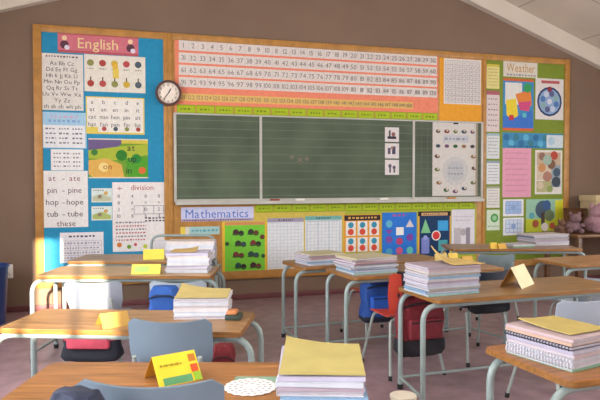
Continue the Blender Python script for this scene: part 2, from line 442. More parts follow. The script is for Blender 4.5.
for i, (a, b) in enumerate((('at', 'ate'), ('pin', 'pine'), ('hop', 'hope'), ('tub', 'tube'))):
    v = .13 + i * .21
    c_ = ['#7a3038', '#5a2f44', '#4a2a3a', '#4a2a30'][i]
    s.text(a, .22, v, .10, c_).text('-', .47, v, .1, c_).text(b, .72, v, .10, c_)
s.text('these', .52, .93, .10, '#5a2a30'); s.rect(0, .0, .01, 1, '#b9b6b6'); s.done()
for k, (y0, y1, t, a) in enumerate(((188, 202, 'upper', 'dog'), (206, 220, 'lower', 'sun'))):
    s = Sheet('poster', '%s of two small picture cards beside the handwritten spelling poster' % t, 'card', (91.5, y0, 112, y1), '#cfdcd9', YP)
    s.poly([(.05, .6), (.5, .4), (.95, .65), (.95, .92), (.05, .92)], '#a8b86a' if k else '#b7bca0').disc(.7, .35, .14, '#c8a05a').disc(.4, .6, .14, '#8a7a6a').scribble(.1, .15, .6, '#777', amp=.05); s.done()
s = Sheet('poster', 'white poster titled division with sums and fruit drawings, lower right of the blue board', 'poster', (112.5, 182, 166, 251), '#e2dedd', YP)
s.text('÷', .14, .09, .09, '#a33c44').text('division', .56, .075, .075, '#a8323e', maxw=.62)
for j in range(4):
    for i in range(4): s.text(random.choice(['8', '2', '4', '10', '=', '6', '3']), .12 + i * .25, .2 + j * .095, .05, '#5a5260')
s.grid(3, 1, '#5a5260', (.4, .34, .95, .46), t=.006)
for j in range(6):
    s.scribble(.06, .58 + j * .05, .62, '#b45a66' if j % 2 else '#7a707a', amp=.012)
s.scribble(.6, .52, .97, '#4a4650', amp=.014).scribble(.6, .56, .97, '#4a4650', amp=.014)
s.disc(.12, .9, .035, '#d07a3a').disc(.3, .93, .03, '#6f9a3a').disc(.42, .9, .022, '#c24a4a').disc(.6, .93, .03, '#b9c43a').disc(.8, .9, .035, '#c95a6a').disc(.9, .95, .02, '#7a5a9a'); s.done()
s = Sheet('poster', 'white table sheet with a dark heading at the bottom of the blue board', 'poster', (60, 232, 103.5, 262), '#dedde2', YP)
s.scribble(.2, .13, .8, '#4a4a5a', amp=.035).grid(5, 4, '#a09cae', (.06, .28, .95, .92), t=.012)
for j in range(4): s.scribble(.1, .36 + j * .16, .9, '#9a90a8', amp=.03)
s.done()

# -- number strips above the chalkboard
def strip(label, a, b, xa, xb, ya, yb, base, n0, n1, size=.5):
    """row of numbers; ya/yb = its middle height at its left and right ends in the photograph"""
    nn = n1 - n0 + 1
    Xa, Za = Wl(xa, ya, YP); Xb, Zb = Wl(xb, yb, YP); Z = (Za + Zb) / 2; hgt = a * .87
    s = Sheet.__new__(Sheet)
    s.x0, s.x1, s.z0, s.z1 = Xa, Xb, Z - hgt / 2, Z + hgt / 2
    s.w, s.h = Xb - Xa, hgt
    s.name, s.label, s.cat, s.group, s.yy, s.th = 'number_strip', label, 'number line', 'number strips above the chalkboard', YP, .0016
    s.mb = MB(); s.mats = []; s.n = 0
    s.mb.box(-s.w / 2, s.w / 2, -s.th, 0, -hgt / 2, hgt / 2, s.mi(base))
    for i in range(nn):
        s.text(str(n0 + i), (i + .5) / nn, .5, size, '#76716f', maxw=.8 / nn)
        if i: s.rect(i / nn - .0004, 0, i / nn + .0004, 1, '#b5aaa5', -s.th - LAY)
    s.done(); return s
lab = ['top white number strip counting 1 to 30 above the chalkboard', 'second white number strip counting 31 to 60 above the chalkboard',
       'third white number strip counting 61 to 90 above the chalkboard', 'fourth white number strip counting 91 to 120 above the chalkboard']
zs = []
for i, (ya, yb) in enumerate(((46.5, 59.5), (59.8, 69.5), (72.8, 79.8), (85, 90.5))):
    s = strip(lab[i], .115, 0, 179, 437, ya, yb, '#d8cfca', 1 + 30 * i, 30 + 30 * i)
strip('yellow number strip, lowest of the number rows above the chalkboard', .085, 0, 178.5, 413, 98.8, 104, '#dcb565', 121, 150, .55)
# -- rows of green word cards
def card_row(n, xa, xb, ya, yb, hgt, where, words, yy=YP):
    Xa, Za = Wl(xa, ya, yy); Xb, Zb = Wl(xb, yb, yy); Z = (Za + Zb) / 2; st = (Xb - Xa) / n
    for i in range(n):
        s = Sheet.__new__(Sheet)
        s.x0, s.x1 = Xa + st * i + .003, Xa + st * (i + 1) - .003; s.z0, s.z1 = Z - hgt / 2, Z + hgt / 2
        s.w, s.h = s.x1 - s.x0, hgt
        s.name, s.label, s.cat, s.group, s.yy, s.th = 'word_card', '%s green word card from the left in the row %s' % (NTH[i], where), 'card', 'green word cards ' + where, yy, .0016
        s.mb = MB(); s.mats = []; s.n = 0
        s.mb.box(-s.w / 2, s.w / 2, -s.th, 0, -hgt / 2, hgt / 2, s.mi('#8c9c1e'))
        s.rect(.05, .12, .95, .88, '#a4b824')
        s.scribble(.2, .5, .8, '#6f821c', amp=.12); s.done()
card_row(15, 176.5, 438, 108.6, 117.2, .088, 'above the chalkboard', ['one', 'two', 'three', 'four', 'five', 'six', 'seven', 'eight', 'nine', 'ten', 'eleven', 'twelve', 'add', 'take', 'equal'])
card_row(13, 255, 474, 209.5, 205, .085, 'below the chalkboard', ['half', 'more', 'less', 'equal', 'share', 'group', 'count', 'first', 'last', 'sum', 'pair', 'long', 'short'])

# -- orange bay
s = Sheet('poster', 'white hundred-square chart on the orange bay right of the number strips', 'poster', (444, 59.5, 481, 104.5), '#dcd6d2', YP)
s.grid(10, 10, '#8f8a90', (.04, .04, .96, .96), t=.008)
for j in range(10):
    for i in range(10): s.text(str(j * 10 + i + 1), .086 + i * .092, .086 + j * .092, .038, '#5a5660', maxw=.07)
s.done()
# -- on the chalkboard
s = Sheet('poster', 'white poster of small cut-out pictures hung on the right chalkboard panel', 'poster', (432.5, 123, 477.5, 196), '#c9c5c0', YC - .001)
pc = ['#5a4636', '#7a3a34', '#5c6a3c', '#3c4a5a', '#6a4a6a', '#2f5a3a', '#8a6a4a', '#444']
for i in range(5): s.disc(.12 + i * .19, .12, .034 + .008 * (i % 2), pc[i], ry=.026).disc(.13 + i * .19, .11, .014, '#c9b89a').disc(.12 + i * .19, .32, .036, pc[(i + 3) % 8], ry=.024)
s.rect(.22, .17, .8, .27, '#b9bcc2').scribble(.26, .22, .76, '#8a8a94', amp=.02)
for (u, v) in ((.1, .46), (.1, .64), (.14, .82), (.3, .92), (.5, .94), (.7, .9), (.9, .82), (.92, .62), (.9, .46)):
    s.disc(u, v, .042, pc[int(u * 37 + v * 11) % 8], ry=.026).disc(u + .02, v - .01, .018, '#c8b8a8')
s.disc(.5, .66, .2, '#bdbcba').disc(.5, .66, .14, '#b3b4b8').scribble(.35, .62, .65, '#8d8d92').scribble(.35, .7, .65, '#8d8d92')
s.rect(.955, .0, 1, 1, '#9a8f7a').rect(.45, .0, .56, .02, '#2a2426'); s.done()
for k, (y0, y1) in enumerate(((127.5, 142), (143.5, 158.5), (160, 175))):
    s = Sheet('picture_card', '%s of three small white picture cards stuck on the centre chalkboard panel' % ['top', 'middle', 'bottom'][k], 'card', (385, y0, 399, y1), '#d6d0d0', YC - .001)
    if k == 0: s.rect(.28, .2, .4, .7, '#3a3440').disc(.6, .48, .15, '#8a5a5a').rect(.18, .62, .8, .8, '#2e2c3a')
    elif k == 1: s.rect(.2, .3, .4, .72, '#5a5468').rect(.5, .2, .75, .72, '#4a4458').disc(.5, .3, .1, '#9a7a6a')
    else: s.disc(.35, .4, .13, '#6a6478').rect(.3, .4, .42, .85, '#4a4660').disc(.65, .5, .12, '#5a566a').rect(.6, .5, .72, .85, '#5a5660')
    s.done()

# -- below the chalkboard
s = Sheet('banner', 'lavender banner reading Mathematics under the left chalkboard panel', 'banner', (181, 206.8, 253.5, 221), '#c7c9e6', YP)
s.rect(.0, .82, 1, 1, '#a89ab8').text('Mathematics', .5, .46, .6, '#4f74c0', maxw=.88); s.scribble(.03, .92, .97, '#6a5a78', amp=.05); s.done()
s = Sheet('banner', 'short yellow and turquoise label strip beneath the Mathematics banner', 'banner', (180.5, 226.5, 219.5, 234.5), '#9fc3c0', YP)
s.rect(0, 0, .12, 1, '#e0c750').rect(.12, 0, .22, 1, '#d9d0c0').scribble(.28, .5, .95, '#5a9aa8', amp=.14); s.done()
s = Sheet('poster', 'bright green poster of paired dark object pictures below the chalkboard', 'poster', (222.5, 222, 266.5, 272.5), '#e0b93a', YP)
s.rect(.05, .05, .96, .97, '#74c23a').rect(.05, .0, .96, .06, '#c98a5a')
for j in range(4):
    for i in range(2):
        u, v = .3 + i * .34 + (.05 if j % 2 else 0), .2 + j * .22
        s.disc(u, v, .062, ['#4a2c34', '#333a2e', '#7a3a3a', '#2a4a44'][(i + j) % 4]).disc(u + .12, v + .02, .055, ['#2c2c2c', '#6a3a30', '#3a4a5a'][(i + 2 * j) % 3]).rect(u - .08, v + .03, u + .18, v + .055, '#3c5c2c')
s.disc(.1, .42, .04, '#2f4a2a').disc(.9, .3, .05, '#6a3a34').disc(.92, .68, .04, '#2f4a3a'); s.done()
for k, (xa, xb, ya, yb, l) in enumerate(((267.5, 303.5, 218, 268.5, 'left'), (305, 341.5, 216, 266, 'right'))):
    s = Sheet('poster', '%s of two white squared chart sheets below the centre chalkboard panel' % l, 'poster', (xa, ya, xb, yb), '#d9dcdf', YP)
    s.rect(.0, .0, 1, .08, '#9a93a8' if k == 0 else '#6fa9a4').scribble(.3, .04, .7, BK, amp=.014).grid(9, 13, '#aab8c6', (.05, .1, .95, .97), t=.006)
    if k: s.grid(3, 1, '#6a8aa8', (.05, .1, .95, .97), t=.01)
    s.done()
s = Sheet('poster', 'orange poster of red and blue discs in white cells below the chalkboard', 'poster', (343.5, 214.5, 381, 252), '#dc9a3a', YP)
s.rect(.02, .02, .98, .16, '#33262a').scribble(.12, .09, .88, '#d8a850', amp=.03)
for j in range(2):
    for i in range(3):
        u, v = .19 + i * .31, .36 + j * .43
        s.rect(u - .13, v - .18, u + .13, v + .2, '#e0ddd6').disc(u, v - .08, .08, '#3a8aa8').disc(u, v + .1, .085, '#cf4a38')
s.done()
s = Sheet('poster', 'blue poster of coloured flat shapes below the chalkboard', 'poster', (382, 212.5, 416.5, 256), '#2f6fc0', YP)
s.rect(.03, .02, .97, .98, '#2a72cc').scribble(.3, .07, .7, '#b0508a', amp=.03)
for (u, v, c_) in ((.2, .26, '#5fb0cc'), (.2, .62, '#7a4a9a'), (.5, .66, '#b0406a'), (.8, .58, '#7a3f96'), (.5, .88, '#c0567a'), (.2, .9, '#4a9ac0'), (.8, .88, '#5fb8b0')): s.disc(u, v, .085, c_)
s.poly([(.68, .34), (.8, .16), (.92, .34)], '#cfc6c8').rect(.4, .34, .62, .52, '#e6e6e0').poly([(.1, .4), (.3, .4), (.2, .5)], '#8a4aa0'); s.done()
s = Sheet('poster', 'dark navy poster of bright solid shapes below the right chalkboard panel', 'poster', (418, 211.5, 450.5, 258), '#e6a850', YP)
s.rect(.04, .10, .97, .98, '#14365e').rect(0, 0, 1, .1, '#2b1c20').rect(.1, .03, .9, .09, '#d8b080').scribble(.16, .06, .84, '#5a2a20', amp=.014)
s.poly([(.08, .46), (.22, .16), (.38, .46)], '#7cc08a').rect(.6, .2, .92, .42, '#3fa0d8').disc(.55, .52, .11, '#e6e0dc').disc(.55, .52, .085, '#d03a3a')
s.rect(.1, .56, .34, .9, '#7a86c8').disc(.22, .56, .05, '#95a0d8').rect(.62, .62, .9, .85, '#4aa0a8').disc(.8, .92, .05, '#d8b040'); s.done()
s = Sheet('poster', 'plain white sheet with a faint drawing, below the right end of the chalkboard', 'poster', (451.5, 209.5, 474.5, 246), '#d6d3da', YP)
s.rect(.1, .5, .4, .95, '#b9b2b8').disc(.5, .62, .1, '#a9a2a8').rect(.62, .5, .8, .95, '#8f8894').scribble(.1, .2, .9, '#b4b0b8', amp=.02).scribble(.1, .3, .8, '#b4b0b8', amp=.02); s.done()

# -- green board
for k, (y0, y1, b, h, l) in enumerate(((64.5, 89, '#d8cf8a', '#c9b84a', 'yellow'), (91, 132, '#d3c4c2', '#a8606a', 'pink-headed'), (133.5, 159, '#ccd2d2', '#9ab0b8', 'grey'), (161, 184.5, '#d2d6da', '#8a9aa8', 'blue-headed'), (186.5, 208, '#d6d4cf', '#9aa08a', 'cream'))):
    s = Sheet('list_sheet', 'narrow %s list, %s down the left edge of the green board' % (l, NTH[k]), 'sheet', (486.5, y0, 499.5, y1), b, YP)
    s.rect(0, 0, 1, .1, h)
    for j in range(6): s.scribble(.12, .2 + j * .13, .88, '#8a8288' if l != 'yellow' else '#b08a4a', amp=.02)
    s.done()
s = Sheet('list_sheet', 'white card with a green emblem, lowest on the left edge of the green board', 'card', (486.5, 210, 499.5, 230.5), '#c8d6c0', YP)
s.disc(.6, .4, .22, '#4f9a52').disc(.6, .4, .12, '#8fc090').scribble(.1, .8, .9, '#6a9a6a', amp=.03); s.done()
s = Sheet('banner', 'white banner reading Weather at the top of the green board', 'banner', (503.5, 60.5, 537.5, 77.5), '#d2cbbd', YP)
s.text('Weather', .52, .45, .5, '#b8883a', maxw=.85).scribble(.1, .88, .95, '#8a8a9a', amp=.06); s.done()
s = Sheet('poster', 'multicoloured map poster under the Weather banner', 'poster', (503, 79, 533.5, 131), '#3f86b8', YP)
s.rect(.0, .0, 1, .05, '#c8603a').rect(.07, .08, .62, .5, '#d6d6d0').poly([(.1, .42), (.42, .38), (.5, .7), (.3, .82), (.12, .7)], '#e0c838').poly([(.4, .3), (.9, .2), (.95, .5), (.55, .58)], '#d8803a')
s.disc(.8, .17, .09, '#3a9a5a').poly([(.5, .45), (.92, .42), (.85, .62), (.55, .6)], '#c84a7a').poly([(.0, .72), (.4, .75), (.95, .6), (1, .95), (0, .95)], '#3a6fc0').rect(.2, .7, .35, .8, '#c23a3a').rect(0, .95, 1, 1, '#c8603a').disc(.7, .7, .05, '#5ab0b8'); s.done()
s = Sheet('poster', 'white poster with a big round blue wheel chart on the green board', 'poster', (535.5, 79, 563.5, 120), '#d6d0cc', YP)
s.disc(.5, .56, .36, '#2c3f66').disc(.5, .56, .31, '#8aa4c8').rect(.2, .05, .85, .12, '#b05a5a').disc(.5, .26, .07, '#8a2f40')
for i in range(8):
    a = i * PI / 4 + .3
    s.disc(.5 + .25 * math.cos(a), .56 + .2 * math.sin(a), .075, ['#4f78b0', '#b8c4d8', '#5a5f88', '#86a8a8'][i % 4])
s.disc(.5, .56, .07, '#c8ccd8'); s.done()
s = Sheet('banner', 'blue sea-patterned banner across the middle of the green board', 'banner', (502.5, 133.5, 563, 148.5), '#3f86b0', YP)
for i in range(9): s.disc(.06 + i * .08, .3 + .4 * (i % 2), .22, ['#2f6a98', '#5aa8c8', '#3a7a8a'][i % 3])
s.rect(.72, .1, 1, .95, '#c8d4d8').disc(.8, .5, .28, '#a8c4d4').scribble(.1, .9, .6, '#28587a', amp=.06); s.done()
s = Sheet('poster', 'plain pink sheet with faint writing on the green board', 'poster', (502.5, 148.5, 531, 197.5), '#d698ae', YP)
for j in range(8): s.scribble(.1, .1 + j * .11, .88, '#bd7f96', amp=.014)
s.done()
s = Sheet('poster', 'white poster of mixed animal pictures on the right of the green board', 'poster', (535, 150.5, 562, 194.5), '#d6d2cc', YP)
s.rect(.06, .05, .94, .34, '#b9a48c').rect(.06, .34, .6, .68, '#c9b8a2').rect(.6, .34, .94, .84, '#8a98a0').rect(.06, .7, .6, .95, '#a9a878')
for (u, v, r_, c_) in ((.25, .14, .09, '#8a6a5a'), (.7, .12, .1, '#b04a3a'), (.6, .32, .11, '#7a5a44'), (.45, .22, .12, '#9ab0a0'), (.25, .4, .1, '#c08a5a'), (.8, .5, .1, '#46586a'), (.45, .6, .12, '#a87a6a'), (.78, .72, .12, '#3f4a56'), (.2, .8, .09, '#c8b8a0'), (.55, .88, .08, '#8a9a5a')): s.disc(u, v, r_, c_)
s.done()
for k, (y0, y1, c_) in enumerate(((199.5, 216.5, '#9cb4d8'), (218, 235.5, '#c4d0de'))):
    s = Sheet('poster', '%s of two square white cards with blue print low on the green board' % ['upper', 'lower'][k], 'card', (503, y0, 523.5, y1), '#d9dade', YP)
    s.rect(.12, .12, .88, .84, c_).grid(4, 3, '#7f9ac8', (.12, .12, .88, .84), t=.03).disc(.5, .5, .16, '#86a0cc'); s.done()
s = Sheet('poster', 'yellow-green poster of a dark tree with animals, lower right of the green board', 'poster', (526, 199.5, 563, 232), '#b8c238', YP)
s.rect(.0, .0, .95, .6, '#8fb8a0').rect(.78, .04, 1, 1, '#c8c82e').disc(.45, .32, .28, '#44586a').disc(.55, .18, .15, '#3a5a86').rect(.4, .4, .5, .8, '#4a4038').disc(.62, .5, .18, '#6a7a5a').disc(.25, .75, .12, '#a0563a').disc(.5, .85, .13, '#d8d0c8').disc(.7, .82, .1, '#b85a44').disc(.15, .5, .1, '#5aa0a8'); s.done()
# -- electric socket low on the wall
X, Z = Wl(8.3, 271, D - .005)
r = thing('wall_socket', 'white electric socket plate low on the wall, left of the blue board', 'socket', (X, D, Z))
MB().box(-.04, .04, -.012, 0, -.065, .065, bev=.004).build('plate', WHITE, r)
MB().box(-.012, .012, -.018, -.010, .01, .04, bev=.002).build('switch', WHITE, r)
h = MB()
for a in (-.012, .012, 0): h.tube([(a, -.0125, -.03 + (.014 if a == 0 else 0)), (a, -.0116, -.03 + (.014 if a == 0 else 0))], .005, 8)
h.build('pin_hole', RUBBER, r)

# ================================================================== desks
HD = .60
def make_desk(label, loc, rz, w, d=.48, tone='#967048', edge='#8f6230', fo=-.035, bo=.0):
    """origin on the floor under the front left corner; x along the front edge, y away from the sitter"""
    r = thing('school_desk', label, 'desk', loc, rz, 'two-seater school desks')
    def rounded(ins, rad=.035, n=5):
        out = []
        for (cx_, cy_, a0) in ((w - ins - rad, d - ins - rad, 0), (ins + rad, d - ins - rad, 90), (ins + rad, ins + rad, 180), (w - ins - rad, ins + rad, 270)):
            for k in range(n + 1):
                a = math.radians(a0 + 90 * k / n); out.append((cx_ + rad * math.cos(a), cy_ + rad * math.sin(a)))
        return out
    m = MB().prism_z(rounded(.003), HD - .004, HD, 0)
    m.prism_z(rounded(0), HD - .022, HD - .0035, 1)
    m.build('tabletop', [WOOD(tone), WOOD(edge)], r, sharp=.5)
    R = .0145; zt = HD - .022 - R
    for y, o_ in ((.045, fo), (d - .05, bo)):
        MB().tube([(o_, y, .012), (o_, y, zt), (w - o_, y, zt), (w - o_, y, .012)], R, 10, fil=.09).build('leg_frame', STEEL, r)
        for x in (o_, w - o_):
            MB().tube([(x, y, 0), (x, y, .03)], R + .003, 10).build('rubber_foot', RUBBER, r)
    for q in (0, 1):
        xs = [fo, bo] if not q else [w - fo, w - bo]; xi = .12 if not q else w - .12
        MB().tube([(xs[0], .045, .07), (xs[1], d - .05, .07)], .009, 8).build('side_rail', STEEL, r)
        MB().tube([(xi, .045, zt), (xi, d - .05, zt)], .010, 8).build('cross_bar', STEEL, r)
    MB().tube([(bo, d - .05, .07), (w - bo, d - .05, .07)], .009, 8).build('foot_rail', STEEL, r)
    return r
def desk_px(label, fl, fr, w=None, **k):
    a, b = Pz(*fl, HD), Pz(*fr, HD); v = b - a; rz = math.atan2(v.y, v.x)
    W_ = w or v.length
    make_desk(label, (a.x, a.y, 0), rz, W_, **k)
    return dict(o=a, rz=rz, w=W_)
def desk_bk(label, bl, rz, w, d=.48, **k):
    b = Pz(*bl, HD); rz = math.radians(rz); a = b - Vector((-math.sin(rz), math.cos(rz), 0)) * d
    make_desk(label, (a.x, a.y, 0), rz, w, d, **k)
    return dict(o=a, rz=rz, w=w)
dA = desk_bk('wooden desk nearest the camera, lower left, with doily and bright yellow name card', (52, 361.5), -17, 1.06, .5, tone='#9c6a3c')
dB = desk_px('second wooden desk of the left column, half sunlit, grey chair at its front', (-4, 328), (241, 332.5), d=.42, tone='#95704a', bo=-.03)
dC = desk_px('third wooden desk of the left column with white paper stack on its right end', (34, 275.5), (211, 275.5), tone='#ab8a62', bo=-.03)
dD = desk_px('farthest wooden desk of the left column, just under the blue board', (66, 261), (205, 261), tone='#a58462', bo=-.03)
dE = desk_bk('farthest desk of the middle column, near the squared chart sheets', (281, 260.5), 6, 1.26, .44)
dF = desk_px('middle-column desk behind the blue school bag, book stack on its left end', (354, 277.5), (506, 268), tone='#977049')
dG = desk_bk('large desk in front of the red school bag, with tan folded card on it', (396.5, 286.5), 2, 1.28, .46, tone='#8f6d46', bo=0, fo=-.06)
dH = desk_bk('desk at the lower right corner under the stack of comb-bound books', (482, 346.5), 3, 1.26, .45, tone='#a0693a')
dI = desk_px('far right desk below the green board with books and yellow scraps', (452, 249.3), (584, 249.3), tone='#94765c')
dR = desk_bk('tan desk at the right edge, in front of the desk below the green board', (531, 258.5), 3, 1.26, .46, tone='#a47b50')

# ================================================================== chairs
def make_chair(label, loc, rz, shell='#6c7d8c', top=.67, seat_z=.37, wb=.36, leg='#9aa39f', lean=0):
    """faces +y; origin on the floor under the middle of the seat"""
    r = thing('school_chair', label, 'chair', loc, rz, 'plastic school chairs')
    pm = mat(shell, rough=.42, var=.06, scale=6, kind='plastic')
    def seat(u, v):
        y = -.165 + .345 * v
        rad = .07; hw = .17
        if v > .8: hw -= .05 * ((v - .8) / .2) ** 2
        x = (u - .5) * 2 * hw
        z = seat_z + .012 * (2 * u - 1) ** 2 - .022 * max(0, (v - .8) / .2) ** 2 + .02 * max(0, (.15 - v) / .15) ** 2
        return (x, y, z)
    MB().grid(seat, 10, 14, th=.008).build('seat', pm, r, sharp=1.2)
    z0 = seat_z + .025
    def back(u, v):
        hw = wb / 2 * (.86 + .14 * min(1, v * 2.2)); x = (u - .5) * 2 * hw; rad = .022
        dx = abs(x) - (hw - rad); drop = rad - math.sqrt(max(0, rad * rad - dx * dx)) if dx > 0 else 0
        zt = top - drop * (1 if v > .4 else 0) * v - .014 * (1 - (2 * u - 1) ** 2)
        z = z0 + (zt - z0) * v
        y = -.165 - .055 * v ** .7 - lean * v + .045 * (2 * u - 1) ** 2
        return (x, y, z)
    MB().grid(back, 14, 12, th=.008).build('backrest', pm, r, sharp=1.2)
    lm = mat(leg, rough=.35, var=.04, kind='steel_tube')
    for sx in (-1, 1):
        for sy in (-1, 1):
            a = MB().tube([(sx * .03, sy * .11, seat_z - .016), (sx * .145, sy * .12, seat_z - .016), (sx * .19, sy * .21, .012)], .0095, 8, fil=.04).build('leg', lm, r)
            MB().tube([(sx * .1905, sy * .211, 0), (sx * .1885, sy * .207, .028)], .0125, 8).build('rubber_foot', RUBBER, a)
        MB().tube([(sx * .12, -.12, seat_z - .02), (sx * .135, -.19, seat_z + .02), (sx * .13, -.222, seat_z + .14)], .009, 8, fil=.05).build('back_support', lm, r)
    return r
GREY = '#6f7f8d'
LR = math.radians(-17)
def chair_at(label, px, Z, rz=LR, off=.0, **k):
    """px, Z locate the backrest"""
    p = CW(px, Z); q = p + Vector((-math.sin(rz), math.cos(rz), 0)) * .215
    return make_chair(label, q, rz, **k)
chair_at('blue-grey plastic chair nearest the camera, dark bag over its left corner', 143, 1.42, top=.758, wb=.36, seat_z=.40)
chair_at('blue-grey plastic chair in front of the second left desk', 166, 2.40, top=.685, wb=.34, seat_z=.40, rz=LR - .05)
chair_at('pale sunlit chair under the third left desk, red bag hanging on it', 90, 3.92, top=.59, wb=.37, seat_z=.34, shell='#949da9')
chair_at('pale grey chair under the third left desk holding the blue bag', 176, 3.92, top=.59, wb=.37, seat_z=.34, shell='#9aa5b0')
make_chair('red plastic chair under the farthest middle desk, blue bag on its back', (1.96, 4.50, 0), math.radians(6), shell='#b83a28', top=.535)
make_chair('orange-red plastic chair with the red and black bag on its back', (1.785, 3.655, 0), math.radians(2), shell='#b84030', top=.66)
chair_at('dark navy chair under the right half of the middle desk, bag hanging low', 494, 4.09, rz=math.radians(3), top=.63, shell='#2a3242')
chair_at('grey-green chair at the front of the far right desk', 499, 5.42, rz=math.radians(-12), top=.585, wb=.34, shell='#74858a')
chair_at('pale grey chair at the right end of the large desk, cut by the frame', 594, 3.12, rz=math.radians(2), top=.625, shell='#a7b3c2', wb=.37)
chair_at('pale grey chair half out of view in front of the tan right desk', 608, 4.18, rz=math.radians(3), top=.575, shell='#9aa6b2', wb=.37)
# teacher's tubular chair behind the farthest left desk
p = CW(183, 5.55)
r = thing('tubular_chair', 'grey tubular-framed chair behind the paper stack on the farthest left desk', 'chair', p, LR)
MB().tube([(-.29, 0, .012), (-.29, 0, .74), (.29, 0, .74), (.29, 0, .012)], .012, 10, fil=.09).build('back_frame', STEEL, r)
for sx in (-1, 1): MB().tube([(sx * .27, .42, 0), (sx * .27, .42, .43), (sx * .29, 0, .43)], .012, 8, fil=.05).build('leg', STEEL, r)
MB().box(-.25, .25, .0, .44, .43, .47, bev=.015).build('seat', mat('#6d7680', rough=.6), r)
MB().box(-.27, .27, -.012, .012, .56, .70, bev=.008).build('backrest', mat('#b9b6bb', rough=.6), r)

# ================================================================== school bags
def make_bag(label, loc, rz, w, h, d, main, trim, base=.22, pocket=None, strap=0):
    """hangs by its straps; origin at the middle of its bottom edge, front towards -y"""
    r = thing('school_bag', label, 'bag', loc, rz, 'school bags')
    fab = mat(main, rough=.75, var=.12, scale=14, bump=.2, kind='nylon'); tr = mat(trim, rough=.8, var=.1, scale=14, kind='nylon_trim')
    def shell(z0, z1, m, name, grow=0):
        n = 18; k = 10
        def f(u, v):
            a = 2 * PI * u; z = z0 + (z1 - z0) * v; q = z / h
            bul = 1 - .10 * q - .25 * max(0, (q - .82) / .18) ** 2 - .12 * max(0, (.08 - q) / .08)
            c_, s_ = math.cos(a), math.sin(a)
            e = .45
            x = (w / 2 + grow) * bul * math.copysign(abs(c_) ** e, c_); y = (d / 2 + grow) * bul * math.copysign(abs(s_) ** e, s_)
            return (x + .006 * math.sin(z * 40 + a * 3), y + .006 * math.sin(z * 31 + a * 5), z)
        b = MB(); b.grid(f, n * 2, k)
        bm = b.bm; bmesh.ops.remove_doubles(bm, verts=bm.verts[:], dist=.0005)
        bmesh.ops.holes_fill(bm, edges=[e for e in bm.edges if len(e.link_faces) == 1])
        return b.build(name, m, r, sharp=1.3)
    shell(h * base, h, fab, 'body'); shell(0, h * base + .004, tr, 'base_panel', .002)
    pk = mat(pocket, rough=.75, var=.1, scale=14, kind='nylon') if pocket else fab
    MB().box(-w * .36, w * .36, -d / 2 - .03, -d / 2 + .02, h * .28, h * .62, bev=.015, seg=3).build('front_pocket', pk, r)
    MB().tube([(-w * .33, -d / 2 - .031, h * .57), (w * .33, -d / 2 - .031, h * .57)], .004, 6).build('zip', tr, r)
    MB().tube([(-w * .45, -d * .42, h * .8), (-w * .2, -d / 2 - .004, h * .86), (w * .2, -d / 2 - .004, h * .86), (w * .45, -d * .42, h * .8)], .006, 6).build('zip', tr, r)
    if strap:
        for x in (-w * .22, w * .22):
            b = MB()
            for k, (p0, p1) in enumerate((((d * .40, h * .86), (d * .5 + .015, strap)), ((d * .5 + .015, strap), (d * .5 + .07, strap)), ((d * .5 + .07, strap), (d * .5 + .06, max(.05, strap - .16))))):
                b.box(-.016, .016, -.002, .002, 0, math.hypot(p1[0] - p0[0], p1[1] - p0[1]), M=Matrix.Translation((x, p0[0], p0[1])) @ Matrix.Rotation(math.atan2(p1[0] - p0[0], p1[1] - p0[1]) * -1, 4, 'X'))
            b.build('shoulder_strap', tr, r)
    return r
def bag_at(label, px, Z, zb, rz, *a, **k):
    p = CW(px, Z); p.z = zb; return make_bag(label, p, rz, *a, **k)
bag_at('red bag with black base hanging on the orange-red chair', 420, 3.715, .18, math.radians(2), .31, .37, .12, '#761f2b', '#1c1a22', base=.26, strap=.485)
bag_at('royal blue bag with black trim hanging on the far red chair', 379, 4.46, .215, math.radians(4), .28, .31, .14, '#1b468f', '#1a2030', base=.12, pocket='#2257b8', strap=.325)
bag_at('pink-red bag with black base hanging under the second left desk', 91, 3.80, .125, LR, .36, .30, .14, '#b03648', '#1b1f2c', base=.42, pocket='#c24a5e')
bag_at('blue bag hanging on the chair behind the yellow-topped books', 164, 3.80, .22, LR, .20, .36, .12, '#1d4f9a', '#16233a', base=.15)
bag_at('black bag hanging on the dark navy chair', 490, 3.95, .385, math.radians(3), .28, .20, .10, '#1b2029', '#14161c')
bag_at('dark navy bag slumped over the nearest chair, bottom edge of the photo', 74, 1.31, .42, LR - .4, .13, .355, .09, '#232a42', '#171b2a')
make_bag('dark red bag standing on the floor beneath the second left desk', CW(223, 3.25), LR, .13, .36, .12, '#7a1f26', '#4a1a20', base=.1)
p = CW(404, 2.75)
r = thing('plastic_tub', 'small cream plastic tub on the floor by the front leg of the large desk', 'tub', p)
b = MB().grid(lambda u, v: ((.045 + .012 * v) * math.cos(2 * PI * u), (.045 + .012 * v) * math.sin(2 * PI * u), .001 + .255 * v), 24, 6); bmesh.ops.remove_doubles(b.bm, verts=b.bm.verts[:], dist=.0005); b.prism_z(circ(.045, 24), 0, .006)
b.build('body', mat('#cfc7b4', rough=.5), r)
b = MB().prism_z(circ(.060, 24), .250, .263); b.build('lid', mat('#d8d0bf', rough=.5), r)
